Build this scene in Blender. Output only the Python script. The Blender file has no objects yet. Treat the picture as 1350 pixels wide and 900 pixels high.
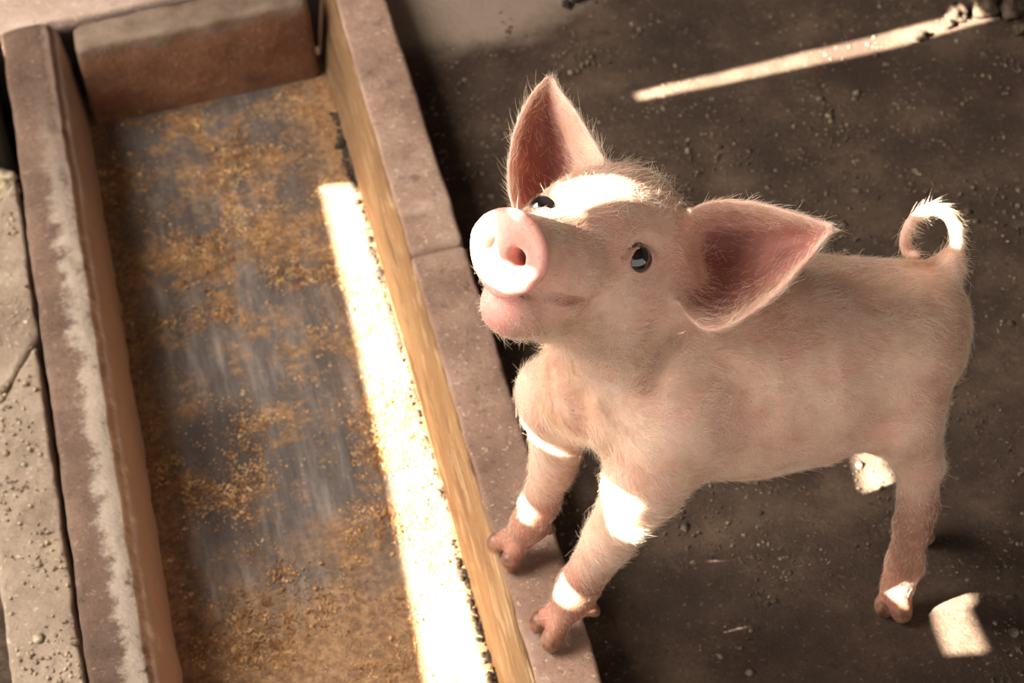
import bpy, math, random
import numpy as np
from mathutils import Vector, Matrix, noise as mnoise
from mathutils.bvhtree import BVHTree
from mathutils.geometry import delaunay_2d_cdt

random.seed(7)
rng = np.random.default_rng(7)
C = bpy.context.scene.collection
sc = bpy.context.scene

# ------------------------------------------------------------------ camera, sky, sun, exposure
FPX = 3700.0
_V1 = np.array([-1122, 3470, -FPX])
_n = np.array([-0.133, 0.991]); _n /= np.linalg.norm(_n)
_d = _V1[:2] @ _n
AZ = np.array([_n[0] * FPX * FPX / _d, _n[1] * FPX * FPX / _d, FPX]); AZ /= np.linalg.norm(AZ)
AY = _V1 / np.linalg.norm(_V1)
AX = np.cross(AY, AZ)
RC = np.array([AX, AY, AZ])                    # camera axes -> world


def ray(px, py):
    d = RC @ np.array([px - 675, 450 - py, -FPX])
    return d / np.linalg.norm(d)


CAM = -ray(675, 450) * (1.85 / -ray(675, 450)[2])


def on_z(px, py, z):
    d = ray(px, py)
    return CAM + d * ((z - CAM[2]) / d[2])


def at(px, py, dep):
    """point seen at a place of the photograph, dep metres in front of the lens"""
    return CAM + RC @ np.array([(px - 675) / FPX, (450 - py) / FPX, -1.0]) * dep


cam_data = bpy.data.cameras.new('camera')
cam = bpy.data.objects.new('camera', cam_data)
C.objects.link(cam)
cam.matrix_world = Matrix([[*RC[0], CAM[0]], [*RC[1], CAM[1]], [*RC[2], CAM[2]], [0, 0, 0, 1]])
cam_data.sensor_width = 36.0
cam_data.lens = FPX / 1350 * 36
cam_data.clip_start = 0.05
cam_data.dof.use_dof = True
cam_data.dof.focus_distance = 2.05
cam_data.dof.aperture_fstop = 11.0
sc.camera = cam

TO_SUN = np.array([-0.715, -0.150, 0.61]); TO_SUN /= np.linalg.norm(TO_SUN)
sun_data = bpy.data.lights.new('sun', 'SUN')
sun_data.energy = 108.0
sun_data.color = (1.0, 0.93, 0.80)
sun_data.angle = math.radians(0.14)
sun = bpy.data.objects.new('sun', sun_data); C.objects.link(sun)
sun.rotation_euler = Vector(TO_SUN).to_track_quat('Z', 'Y').to_euler()
sun.location = (-4, 2, 5)

world = bpy.data.worlds.new('world'); sc.world = world
world.use_nodes = True
bg = world.node_tree.nodes['Background']
bg.inputs[0].default_value = (1.0, 0.965, 0.91, 1)
bg.inputs[1].default_value = 1.25

fill_light = bpy.data.lights.new('added_fill_light', 'AREA')  # added area lamp for soft light from the left, no doorway built
fill_light.shape = 'RECTANGLE'; fill_light.size = 1.6; fill_light.size_y = 1.4
fill_light.energy = 112.0; fill_light.color = (1.0, 0.93, 0.84)
dl = bpy.data.objects.new('added_fill_light', fill_light); C.objects.link(dl)
dl.location = (-1.68, 0.12, 1.82)
dl.rotation_euler = (Vector((-1.68, 0.12, 1.82)) - Vector((0.0, -0.2, 0.2))).to_track_quat('Z', 'Y').to_euler()

sc.view_settings.view_transform = 'Standard'
sc.view_settings.look = 'None'
sc.view_settings.gamma = 1
sc.view_settings.use_curve_mapping = False
sc.view_settings.exposure = 0.0


# ------------------------------------------------------------------ node materials
def lin(c):
    return tuple(((v / 12.92) if v <= 0.04045 else ((v + 0.055) / 1.055) ** 2.4) for v in (x / 255 for x in c)) + (1,)


class NT:
    def __init__(s, name):
        s.m = bpy.data.materials.new(name); s.m.use_nodes = True
        s.t = s.m.node_tree; s.t.nodes.clear()
        s.out = s.n('ShaderNodeOutputMaterial')
        s.b = s.n('ShaderNodeBsdfPrincipled')
        s.l(s.b.outputs[0], s.out.inputs[0])
        s.geo = s.n('ShaderNodeNewGeometry')

    def n(s, ty, **kw):
        nd = s.t.nodes.new(ty)
        for k, v in kw.items(): setattr(nd, k, v)
        return nd

    def l(s, a, b): s.t.links.new(a, b)

    def noise(s, scale, detail=6, rough=.6, stretch=None, off=(0, 0, 0), dist=0.0):
        mp = s.n('ShaderNodeMapping')
        mp.inputs['Location'].default_value = off
        if stretch: mp.inputs['Scale'].default_value = stretch
        s.l(s.geo.outputs['Position'], mp.inputs[0])
        nz = s.n('ShaderNodeTexNoise')
        nz.inputs['Scale'].default_value = scale; nz.inputs['Detail'].default_value = detail
        nz.inputs['Roughness'].default_value = rough; nz.inputs['Distortion'].default_value = dist
        s.l(mp.outputs[0], nz.inputs[0])
        return nz.outputs[0]

    def ramp(s, src, stops):
        r = s.n('ShaderNodeValToRGB')
        el = r.color_ramp.elements
        while len(el) < len(stops): el.new(0.5)
        for e, (p, c) in zip(el, stops):
            e.position = p
            e.color = c if len(c) == 4 else (*c, 1)
        s.l(src, r.inputs[0])
        return r.outputs[0]

    def step(s, src, a, b):
        r = s.n('ShaderNodeMapRange'); r.interpolation_type = 'SMOOTHSTEP'
        r.inputs[1].default_value = a; r.inputs[2].default_value = b
        s.l(src, r.inputs[0]); return r.outputs[0]

    def mix(s, fac, a, b, mode='MIX'):
        m = s.n('ShaderNodeMix'); m.data_type = 'RGBA'; m.blend_type = mode
        for v, i in ((fac, 0), (a, 6), (b, 7)):
            if hasattr(v, 'is_output'): s.l(v, m.inputs[i])
            else: m.inputs[i].default_value = v
        return m.outputs[2]

    def math(s, op, a, b=0.0):
        m = s.n('ShaderNodeMath'); m.operation = op
        for v, i in ((a, 0), (b, 1)):
            if hasattr(v, 'is_output'): s.l(v, m.inputs[i])
            else: m.inputs[i].default_value = v
        return m.outputs[0]

    def axis(s, i, wob=0, ns=20):
        x = s.n('ShaderNodeSeparateXYZ'); s.l(s.geo.outputs['Position'], x.inputs[0])
        o = x.outputs[i]
        if wob:
            o = s.math('ADD', o, s.math('MULTIPLY', s.math('SUBTRACT', s.noise(ns, 6, .7), .5), wob))
        return o

    def axis_step(s, i, a, b, ns=20, wob=.02):
        return s.step(s.axis(i, wob, ns), a, b)

    def band(s, i, a, b, c, d, ns=20, wob=.022):
        o = s.axis(i, wob, ns)
        return s.math('MULTIPLY', s.step(o, a, b), s.math('SUBTRACT', 1.0, s.step(o, c, d)))

    def blob(s, c, r):
        mp = s.n('ShaderNodeMapping'); s.l(s.geo.outputs['Position'], mp.inputs[0])
        mp.inputs['Scale'].default_value = tuple(1 / v for v in r)
        mp.inputs['Location'].default_value = tuple(-a / b for a, b in zip(c, r))
        ln = s.n('ShaderNodeVectorMath', operation='LENGTH'); s.l(mp.outputs[0], ln.inputs[0])
        v = s.math('ADD', ln.outputs['Value'], s.math('MULTIPLY', s.math('SUBTRACT', s.noise(14, 6, .65), .5), 1.0))
        return s.math('SUBTRACT', 1.0, s.step(v, .55, 1.15))

    def bump(s, h, strength=.5, dist=.002):
        b = s.n('ShaderNodeBump')
        b.inputs['Strength'].default_value = strength; b.inputs['Distance'].default_value = dist
        s.l(h, b.inputs['Height']); s.l(b.outputs[0], s.b.inputs['Normal'])

    def done(s, col, rough=.85, spec=.3):
        if hasattr(col, 'is_output'): s.l(col, s.b.inputs['Base Color'])
        else: s.b.inputs['Base Color'].default_value = col
        if hasattr(rough, 'is_output'): s.l(rough, s.b.inputs['Roughness'])
        else: s.b.inputs['Roughness'].default_value = rough
        s.b.inputs['Specular IOR Level'].default_value = spec
        return s.m


def concrete(name, c0, c1, c2, stain=None, stain_lo=.55, scale=9, bump=.6, ext=None):
    m = NT(name)
    col = m.ramp(m.noise(scale, 8, .65), [(.3, lin(c0)), (.5, lin(c1)), (.72, lin(c2))])
    sp = m.step(m.noise(260, 3, .5), .60, .70)
    col = m.mix(m.math('MULTIPLY', sp, .35), col, lin([v * .5 for v in c0]))
    sp2 = m.step(m.noise(190, 3, .5, off=(3, 1, 2)), .62, .70)
    col = m.mix(m.math('MULTIPLY', sp2, .45), col, lin([min(255, v * 1.25) for v in c2]))
    pit = m.step(m.noise(48, 7, .7, off=(8, 3, 5)), .57, .68)
    col = m.mix(m.math('MULTIPLY', pit, .55), col, lin([v * .72 for v in c0]))
    dust = m.step(m.noise(31, 7, .75, off=(2, 13, 5)), .56, .70)
    col = m.mix(m.math('MULTIPLY', dust, .45), col, lin([min(255, v * 1.12) for v in c2]))
    if stain:
        st = m.step(m.noise(6, 7, .62, off=(5, 2, 9)), stain_lo, stain_lo + .14)
        col = m.mix(m.math('MULTIPLY', st, .75), col, lin(stain))
    if ext: col = ext(m, col)
    m.bump(m.math('ADD', m.noise(60, 8, .7), m.math('MULTIPLY', m.noise(300, 3, .5), .5)), bump, .004)
    return m.done(col)


M = {}
M['ground'] = concrete('dark_dusty_floor', (47, 36, 28), (68, 53, 42), (98, 80, 65), (54, 37, 29), .52, ext=lambda m, col: m.mix(m.math('MULTIPLY', m.blob((.06, .52, 0), (.17, .085, .2)), .75), col, lin((150, 132, 116))))
M['wall_top'] = concrete('worn_pink_brown_concrete', (118, 92, 78), (152, 122, 105), (182, 155, 138), (98, 72, 61), .57)
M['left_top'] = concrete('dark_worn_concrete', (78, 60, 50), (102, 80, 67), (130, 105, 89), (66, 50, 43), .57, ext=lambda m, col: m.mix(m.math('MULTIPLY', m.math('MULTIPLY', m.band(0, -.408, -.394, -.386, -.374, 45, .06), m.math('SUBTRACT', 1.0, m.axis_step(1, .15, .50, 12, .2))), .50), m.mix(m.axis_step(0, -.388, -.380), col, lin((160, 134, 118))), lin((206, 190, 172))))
M['end'] = concrete('stained_end_concrete', (96, 66, 48), (128, 90, 66), (148, 114, 92), (98, 52, 32), .50, ext=lambda m, col: m.mix(m.math('MULTIPLY', m.axis_step(2, .036, .056, 40, .05), .8), col, m.ramp(m.noise(25, 6, .6), [(.3, lin((94, 80, 68))), (.7, lin((146, 129, 113)))])))
M['ledge'] = concrete('pale_grey_concrete', (124, 106, 90), (150, 131, 114), (176, 157, 138), (108, 88, 72), .58)
M['back'] = concrete('pale_dusty_concrete', (164, 138, 122), (186, 160, 144), (206, 184, 168), ext=lambda m, col: m.mix(m.axis_step(2, .030, .044), lin((50, 40, 33)), col))  # dark below the top edge: shade painted onto the ledge front
M['soil'] = concrete('dark_soil', (46, 36, 28), (66, 52, 40), (100, 84, 66), scale=40)
M['barn'] = concrete('barn_wall', (70, 62, 54), (92, 82, 72), (110, 100, 90), scale=3)
M['added_roofing'] = concrete('added_dark_roof_sheet', (60, 56, 52), (76, 70, 64), (90, 82, 74), scale=3)

# inner face of the right side wall: smooth, stained ochre by feed, streaked lengthwise
m = NT('feed_stained_face')
col = m.ramp(m.noise(14, 8, .65, stretch=(1, .22, 1)), [(.3, lin((122, 88, 58))), (.5, lin((160, 122, 82))), (.7, lin((184, 150, 110)))])
st = m.step(m.noise(46, 6, .65, stretch=(1, .10, 1), off=(2, 3, 4)), .54, .66)
col = m.mix(m.math('MULTIPLY', st, .8), col, lin((92, 64, 40)))
st2 = m.step(m.noise(90, 7, .7, stretch=(1, .16, 1), off=(9, 3, 4)), .52, .62)
col = m.mix(m.math('MULTIPLY', st2, .45), col, lin((214, 184, 142)))
col = m.mix(m.math('MULTIPLY', m.axis_step(1, .10, .50, 12, .2), .65), col, lin((84, 60, 42)))  # far end darkened, light falloff painted into the colour
m.bump(m.noise(110, 7, .7, stretch=(1, .16, 1)), .9, .004)
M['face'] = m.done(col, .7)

# trough bottom: blue grey worn concrete under streaks and a crust of mash
m = NT('trough_bottom_concrete')
col = m.ramp(m.noise(60, 6, .7, stretch=(1, .10, 1)), [(.32, lin((66, 59, 56))), (.5, lin((98, 89, 84))), (.68, lin((144, 133, 125)))])
big = m.step(m.noise(7, 5, .6, off=(1.3, .4, 0)), .40, .60)
col = m.mix(m.math('MULTIPLY', big, .55), col, lin((74, 66, 60)))
crust = m.math('MAXIMUM', m.step(m.noise(13, 9, .80, off=(0, 7, 1)), .48, .60), m.math('MULTIPLY', m.math('MAXIMUM', m.axis_step(0, -.175, -.10, 14, .09), m.math('SUBTRACT', 1.0, m.axis_step(0, -.365, -.315, 14, .08))), .9))
crust = m.math('MAXIMUM', crust, m.math('MULTIPLY', m.math('SUBTRACT', 1.0, m.axis_step(1, -.26, -.12, 9, .35)), .9))
ccol = m.ramp(m.noise(150, 5, .65), [(.3, lin((96, 70, 46))), (.5, lin((146, 108, 70))), (.7, lin((190, 150, 106)))])
col = m.mix(m.math('MULTIPLY', crust, .85), col, ccol)
col = m.mix(m.math('MULTIPLY', m.blob((-.29, -.04, -.05), (.045, .12, .2)), .65), col, lin((48, 38, 32)))
m.bump(m.math('ADD', m.noise(150, 6, .7), m.math('MULTIPLY', m.noise(60, 6, .7, stretch=(1, .1, 1)), .6)), .7, .003)
M['bottom'] = m.done(col, .62, .4)


def grain_mat(name, a, b, c):
    m = NT(name)
    return m.done(m.ramp(m.noise(90, 3, .5), [(.32, lin(a)), (.5, lin(b)), (.68, lin(c))]), .8)


M['mash'] = grain_mat('feed_mash', (112, 78, 48), (164, 120, 74), (206, 168, 120))
M['crumb'] = grain_mat('pale_crumbs', (104, 90, 74), (160, 142, 116), (200, 186, 160))
M['grit'] = grain_mat('floor_grit', (58, 48, 40), (92, 78, 64), (140, 124, 104))


# ------------------------------------------------------------------ mesh helpers
def mesh_obj(name, verts, faces, mat=None, parent=None, smooth=True):
    me = bpy.data.meshes.new(name)
    me.from_pydata([tuple(map(float, v)) for v in verts], [], [tuple(map(int, f)) for f in faces])
    me.validate()
    if smooth: me.polygons.foreach_set('use_smooth', [True] * len(me.polygons))
    if mat: me.materials.append(mat)
    o = bpy.data.objects.new(name, me); C.objects.link(o)
    if parent: o.parent = parent
    return o


def tri_mesh(name, V, F, mat=None, parent=None):
    """numpy arrays straight into a mesh; F is n x 3 or n x 4"""
    me = bpy.data.meshes.new(name)
    k = F.shape[1]
    me.vertices.add(len(V)); me.vertices.foreach_set('co', V.astype(np.float32).ravel())
    me.loops.add(F.size); me.loops.foreach_set('vertex_index', F.astype(np.int32).ravel())
    me.polygons.add(len(F)); me.polygons.foreach_set('loop_start', np.arange(0, F.size, k, dtype=np.int32))
    me.update(calc_edges=True); me.validate()
    me.polygons.foreach_set('use_smooth', np.ones(len(me.polygons), bool))
    if mat: me.materials.append(mat)
    o = bpy.data.objects.new(name, me); C.objects.link(o)
    if parent: o.parent = parent
    return o


def thing(name, label, cat, group=None, loc=(0, 0, 0)):
    o = bpy.data.objects.new(name, None); C.objects.link(o)
    o.location = loc; o['label'] = label; o['category'] = cat
    if group: o['group'] = group
    o.empty_display_size = .05
    return o


def tag(o, label=None, cat=None, group=None, kind=None):
    if label: o['label'] = label
    if cat: o['category'] = cat
    if group: o['group'] = group
    if kind: o['kind'] = kind
    return o


def round_profile(pts, step=.006):
    """pts: (a, z, radius) corners of a closed loop -> dense rounded loop"""
    out = []
    n = len(pts)
    P2 = [np.array(p[:2]) for p in pts]
    for i in range(n):
        p, q, r_ = P2[i], P2[(i + 1) % n], P2[i - 1]
        rad = pts[i][2]
        d1 = (r_ - p) / np.linalg.norm(r_ - p); d2 = (q - p) / np.linalg.norm(q - p)
        A, B = p + d1 * rad, p + d2 * rad
        for t in np.linspace(0, 1, 5):
            out.append((1 - t) ** 2 * A + 2 * t * (1 - t) * p + t * t * B)
    dense = []
    for i in range(len(out)):
        a, b = out[i], out[(i + 1) % len(out)]
        k = max(1, int(np.linalg.norm(b - a) / step))
        for t in range(k): dense.append(a + (b - a) * t / k)
    return dense


def extrude_block(name, pts, s0, s1, axis, mat, parent=None, step=.006, rough=.0018, skew=0.0, seed=0, chip=.004, end_round=.004, warp=None):
    """profile in (x,z) run along y, or in (y,z) run along x; worn uneven surface"""
    prof = round_profile(pts, step)
    cen = np.mean(prof, axis=0)
    n = max(2, int(abs(s1 - s0) / step))
    ss = [s0 + (s1 - s0) * i / n for i in range(n + 1)]
    V, F = [], []
    k = len(prof)
    for i, s in enumerate(ss):
        e = min(i, n - i) * step
        shr = 1.0 if e >= end_round else 1 - .06 * (1 - e / end_round) ** 2
        for a, z in prof:
            a2, z2 = cen[0] + (a - cen[0]) * shr, cen[1] + (z - cen[1]) * (shr if z > cen[1] else 1)
            a2 += skew * (s - s0)
            p = Vector((a2, s, z2)) if axis == 'y' else Vector((s, a2, z2))
            q = p + Vector((seed * 3.1, seed * 1.7, 0))
            v = mnoise.noise_vector(q * 28) * rough + mnoise.noise_vector(q * 90) * rough * .5
            ch = max(0.0, mnoise.noise(q * 40) - .35) * chip
            d = Vector((cen[0] - a, 0, cen[1] - z)) if axis == 'y' else Vector((0, cen[0] - a, cen[1] - z))
            if d.length > 0: v += d.normalized() * ch
            if warp: v += Vector((0, warp(a2), 0))
            V.append(p + v)
    for i in range(n):
        for j in range(k):
            j2 = (j + 1) % k
            F.append((i * k + j, i * k + j2, (i + 1) * k + j2, (i + 1) * k + j))
    F.append(tuple(range(k))[::-1]); F.append(tuple(n * k + j for j in range(k)))
    o = mesh_obj(name, V, F, mat, parent)
    return o


def rough_sheet(name, x0, x1, y0, y1, z, nx, ny, amp, mat, parent=None, thick=.05, fn=None, kind=None):
    V, F = [], []
    for j in range(ny + 1):
        for i in range(nx + 1):
            x = x0 + (x1 - x0) * i / nx; y = y0 + (y1 - y0) * j / ny
            p = Vector((x, y, z))
            h = mnoise.noise(p * 9) * amp + mnoise.noise(p * 40) * amp * .35
            if fn: h += fn(x, y)
            V.append((x, y, z + h))
    for j in range(ny):
        for i in range(nx):
            a = j * (nx + 1) + i
            F.append((a, a + 1, a + nx + 2, a + nx + 1))
    b = len(V)
    V += [(x0, y0, z - thick), (x1, y0, z - thick), (x1, y1, z - thick), (x0, y1, z - thick)]
    c = (0, nx, (ny + 1) * (nx + 1) - 1, ny * (nx + 1))
    F.append((b + 3, b + 2, b + 1, b))
    rows = [list(range(0, nx + 1)), [j * (nx + 1) + nx for j in range(ny + 1)],
            [ny * (nx + 1) + i for i in range(nx, -1, -1)], [j * (nx + 1) for j in range(ny, -1, -1)]]
    for r_, (u, w) in zip(rows, ((0, 1), (1, 2), (2, 3), (3, 0))):
        F.append(tuple([b + u, b + w] + r_[::-1]))
    o = mesh_obj(name, V, F, mat, parent)
    if kind: o['kind'] = kind
    return o


ICO = None


def lumps(name, pts, sizes, mat, parent=None, flat=.7):
    """many small irregular grains in ONE mesh"""
    base = np.array([(0, 0, 1), (.89, 0, .45), (.28, .85, .45), (-.72, .53, .45), (-.72, -.53, .45), (.28, -.85, .45),
                     (.72, .53, -.45), (-.28, .85, -.45), (-.89, 0, -.45), (-.28, -.85, -.45), (.72, -.53, -.45), (0, 0, -1)])
    fc = np.array([(0, 1, 2), (0, 2, 3), (0, 3, 4), (0, 4, 5), (0, 5, 1), (1, 6, 2), (2, 7, 3), (3, 8, 4), (4, 9, 5), (5, 10, 1),
                   (2, 6, 7), (3, 7, 8), (4, 8, 9), (5, 9, 10), (1, 10, 6), (11, 7, 6), (11, 8, 7), (11, 9, 8), (11, 10, 9), (11, 6, 10)])
    n = len(pts)
    jit = 1 + rng.uniform(-.28, .28, (n, 12, 1))
    sc3 = np.stack([rng.uniform(.7, 1.3, n), rng.uniform(.7, 1.3, n), rng.uniform(.6, 1.1, n) * flat], 1)[:, None, :]
    ang = rng.uniform(0, 6.28, n); ca, sa = np.cos(ang)[:, None], np.sin(ang)[:, None]
    b = base[None] * jit * sc3
    x = b[..., 0] * ca - b[..., 1] * sa; y = b[..., 0] * sa + b[..., 1] * ca
    b = np.stack([x, y, b[..., 2]], -1) * np.asarray(sizes)[:, None, None] + np.asarray(pts)[:, None, :]
    F = (fc[None] + (np.arange(n) * 12)[:, None, None]).reshape(-1, 3)
    o = tri_mesh(name, b.reshape(-1, 3), F, mat, parent)
    return o


# ------------------------------------------------------------------ the setting
def ground_h(x, y):
    h = 0.0
    # dusty rise at the back, by the trough
    d = ((x - .10) / .22) ** 2 + ((y - .60) / .12) ** 2
    h += .02 * math.exp(-d)
    d = ((x - .68) / .10) ** 2 + ((y - .40) / .05) ** 2
    h += .02 * math.exp(-d)
    return h


floor = rough_sheet('floor', -.028, 1.7, -2.7, 2.4, 0, 230, 500, .003, M['ground'], thick=.17, fn=ground_h)
floor['kind'] = 'structure'; floor['label'] = 'dark dusty concrete pen floor'
under = rough_sheet('floor', -2.6, -.028, -2.7, 2.4, -.13, 60, 80, .004, M['soil'], thick=.05)
under['kind'] = 'structure'; under['label'] = 'lower dark soil around the trough'


def wall(name, x0, x1, y0, y1, z0, z1, mat):
    V = [(x, y, z) for z in (z0, z1) for y in (y0, y1) for x in (x0, x1)]
    F = [(0, 2, 3, 1), (4, 5, 7, 6), (0, 1, 5, 4), (2, 6, 7, 3), (0, 4, 6, 2), (1, 3, 7, 5)]
    o = mesh_obj(name, V, F, mat, smooth=False); o['kind'] = 'structure'
    return o


wall('wall_back', -2.6, 1.8, 2.4, 2.5, -.2, 2.4, M['barn'])
wall('wall_right', 1.7, 1.8, -2.7, 2.4, -.2, 2.4, M['barn'])

# roof: unseen sheet added to shade the pen, gaps shaped for the sun patches; each gap lies where the sun line from its bright patch meets the roof
ZR = 2.4


def up(p):
    p = np.asarray(p, float)
    q = p + TO_SUN * ((ZR - p[2]) / TO_SUN[2])
    return (q[0], q[1])


GAPS = []


def gap_ground(pix, z):
    GAPS.append([up(on_z(x, y, z)) for x, y in pix])


def gap_pts(pts):
    GAPS.append([up(p) for p in pts])


gap_ground([(425, 245), (470, 243), (528, 420), (585, 640), (655, 940), (572, 940), (508, 600), (462, 400)], -.05)   # trough strip
gap_ground([(838, 122), (1020, 80), (1180, 42), (1300, 12), (1306, 26), (1190, 60), (1020, 97), (845, 132)], 0)       # back strip
gap_ground([(1127, 592), (1156, 590), (1192, 655), (1192, 708), (1185, 705), (1136, 640)], 0)
gap_ground([(1231, 797), (1272, 790), (1300, 859), (1252, 862)], 0)                         # by the hind foot

# ------------------------------------------------------------------ the piglet: one smooth field of blended volumes, then one mesh
# head frame: forward, left ear side, up, in world axes; E lies between the eyes
HF = RC @ np.array([-.57, -.152, .807]); HF /= np.linalg.norm(HF)
HL_ = RC @ np.array([.775, -.414, .474]); HL_ -= HF * HL_.dot(HF); HL_ /= np.linalg.norm(HL_)
HU = np.cross(HF, HL_)
HE = at(778, 305, 2.08)


def H(a, b, c): return HE + HF * a + HL_ * b + HU * c


def to_head(P): 
    d = P - HE
    return d @ HF, d @ HL_, d @ HU


def pz(px, py, z): return on_z(px, py, z)


def cone(p, r, q, s, sub=False, k=.02, bend=None):
    p, q = np.asarray(p, float), np.asarray(q, float)
    ab = q - p; L2 = ab @ ab

    def f(P):
        ap = P - p
        t = np.clip((ap @ ab) / L2, 0, 1)
        return np.linalg.norm(ap - t[..., None] * ab, axis=-1) - (r + (s - r) * t)
    lo = np.minimum(p - r, q - s); hi = np.maximum(p + r, q + s)
    return dict(f=f, lo=lo, hi=hi, k=k, sub=sub)


def ball(p, r, k=.02, sub=False):
    p = np.asarray(p, float)
    return dict(f=lambda P: np.linalg.norm(P - p, axis=-1) - r, lo=p - r, hi=p + r, k=k, sub=sub)


def ell(p, axes, radii, k=.02, sub=False):
    p = np.asarray(p, float); A = np.array(axes).T; R_ = np.array(radii, float)

    def f(P):
        q = (P - p) @ A
        k0 = np.linalg.norm(q / R_, axis=-1); k1 = np.linalg.norm(q / (R_ * R_), axis=-1)
        return k0 * (k0 - 1) / np.maximum(k1, 1e-6)
    m_ = max(radii)
    return dict(f=f, lo=p - m_, hi=p + m_, k=k, sub=sub)


def catmull(rows, n):
    rows = np.array(rows, float)
    m_ = len(rows)
    out = []
    for t in np.linspace(0, m_ - 1, n):
        i = min(int(t), m_ - 2); u = t - i
        p0, p1, p2, p3 = rows[max(i - 1, 0)], rows[i], rows[i + 1], rows[min(i + 2, m_ - 1)]
        out.append(.5 * ((2 * p1) + (-p0 + p2) * u + (2 * p0 - 5 * p1 + 4 * p2 - p3) * u * u + (-p0 + 3 * p1 - 3 * p2 + p3) * u ** 3))
    return np.array(out)


class Ear:
    def __init__(s, rows, thick, nt=36, ns=22):
        w = np.array([[at(*p) for p in r] for r in rows])
        w = catmull(w, nt)
        ss = np.linspace(-1, 1, ns)
        # through left, mid, right; flattened parabola makes a cup
        l, c, r = w[:, 0], w[:, 1], w[:, 2]
        G = [(l * (x * (x - 1) / 2) + c * (1 - x * x) + r * (x * (x + 1) / 2)) for x in ss]
        s.G = np.array(G).transpose(1, 0, 2)                   # nt x ns x 3
        V = s.G.reshape(-1, 3)
        F = [(j * ns + i, j * ns + i + 1, (j + 1) * ns + i + 1, (j + 1) * ns + i) for j in range(nt - 1) for i in range(ns - 1)]
        s.bvh = BVHTree.FromPolygons([tuple(v) for v in V], F)
        s.V = V; s.t = np.repeat(np.linspace(0, 1, nt), ns); s.s = np.tile(ss, nt)
        s.nt, s.ns, s.thick = nt, ns, thick

    def prim(s, k):
        def f(P):
            sh = P.shape[:-1]; Q = P.reshape(-1, 3)
            # coarse reject, then the exact distance to the sheet
            out = np.full(len(Q), .03)
            sub = s.V[::3]
            for i in range(0, len(Q), 20000):
                q = Q[i:i + 20000]
                d2 = ((q * q).sum(1)[:, None] + (sub * sub).sum(1)[None] - 2 * q @ sub.T).min(1)
                near = np.where(d2 < .018 ** 2)[0]
                for j in near:
                    out[i + j] = s.bvh.find_nearest(Vector(q[j]))[3] - s.thick
            return out.reshape(sh)
        return dict(f=f, lo=s.V.min(0) - s.thick, hi=s.V.max(0) + s.thick, k=k, sub=False)


EAR_R = Ear([[(738, 300, 2.125), (760, 262, 2.145), (806, 236, 2.10)],
             [(684, 284, 2.135), (738, 238, 2.170), (796, 212, 2.102)],
             [(671, 232, 2.142), (724, 200, 2.178), (779, 180, 2.118)],
             [(680, 172, 2.148), (716, 158, 2.174), (757, 144, 2.134)],
             [(700, 128, 2.152), (721, 126, 2.162), (739, 120, 2.148)],
             [(720, 104, 2.156), (725, 102, 2.157), (731, 104, 2.156)]], .0017)
EAR_L = Ear([[(900, 282, 2.095), (900, 335, 2.115), (888, 388, 2.085)],
             [(940, 266, 2.090), (946, 338, 2.130), (913, 422, 2.058)],
             [(990, 267, 2.080), (998, 338, 2.118), (950, 434, 2.048)],
             [(1040, 279, 2.070), (1043, 324, 2.100), (1014, 396, 2.048)],
             [(1078, 291, 2.066), (1076, 315, 2.080), (1062, 346, 2.056)],
             [(1098, 297, 2.062), (1098, 301, 2.063), (1094, 307, 2.060)]], .0017)

OPS = []
add = OPS.append
# trunk
TR = [(1202, 422, 2.190, .0455), (1135, 455, 2.186, .064), (1060, 475, 2.176, .0765), (965, 494, 2.165, .0765), (895, 512, 2.150, .063), (825, 500, 2.140, .050)]
for a, b in zip(TR, TR[1:]):
    add(cone(at(*a[:3]), a[3], at(*b[:3]), b[3], k=.022))
add(cone(at(868, 470, 2.14), .060, H(-.045, 0, -.012), .050, k=.022))       # neck
add(cone(at(800, 470, 2.12), .045, H(-.02, 0, -.035), .040, k=.02))       # throat
add(ball(at(724, 512, 2.175), .025, k=.022))                                # far shoulder
add(cone(at(790, 520, 2.13), .034, at(735, 530, 2.17), .026, k=.016))
# left hind leg
add(cone(at(1192, 466, 2.160), .041, at(1187, 545, 2.165), .030, k=.024))
add(cone(at(1187, 545, 2.165), .030, at(1212, 612, 2.215), .0172, k=.014))
add(cone(at(1212, 612, 2.215), .0168, at(1203, 690, 2.290), .0138, k=.010))
fL = pz(1193, 742, .052)
add(cone(at(1203, 690, 2.290), .0140, fL, .0150, k=.010))
add(cone(fL, .0150, pz(1183, 772, .030), .0145, k=.008))
# right hind leg, behind it
add(cone(at(1202, 470, 2.205), .036, at(1196, 540, 2.225), .027, k=.022))
add(cone(at(1196, 540, 2.225), .027, at(1214, 600, 2.285), .0160, k=.014))
fR = pz(1214, 668, .050)
add(cone(at(1214, 600, 2.285), .0160, fR, .0140, k=.010))
add(cone(fR, .0140, pz(1212, 684, .028), .0140, k=.008))
# left foreleg
add(cone(at(885, 550, 2.115), .044, at(852, 632, 2.140), .0295, k=.024))
add(cone(at(852, 632, 2.140), .0290, at(802, 712, 2.205), .0185, k=.014))
f1 = pz(763, 772, .108)
add(cone(at(802, 712, 2.205), .0185, f1, .0170, k=.010))
add(cone(f1, .0170, pz(748, 798, .090), .0150, k=.008))
# right foreleg
add(cone(at(738, 545, 2.200), .027, at(730, 610, 2.250), .0168, k=.018))
add(cone(at(730, 610, 2.250), .0168, at(712, 662, 2.305), .0148, k=.010))
f2 = pz(700, 688, .106)
add(cone(at(712, 662, 2.305), .0148, f2, .0150, k=.010))
add(cone(f2, .0155, pz(690, 702, .090), .0140, k=.008))


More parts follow.
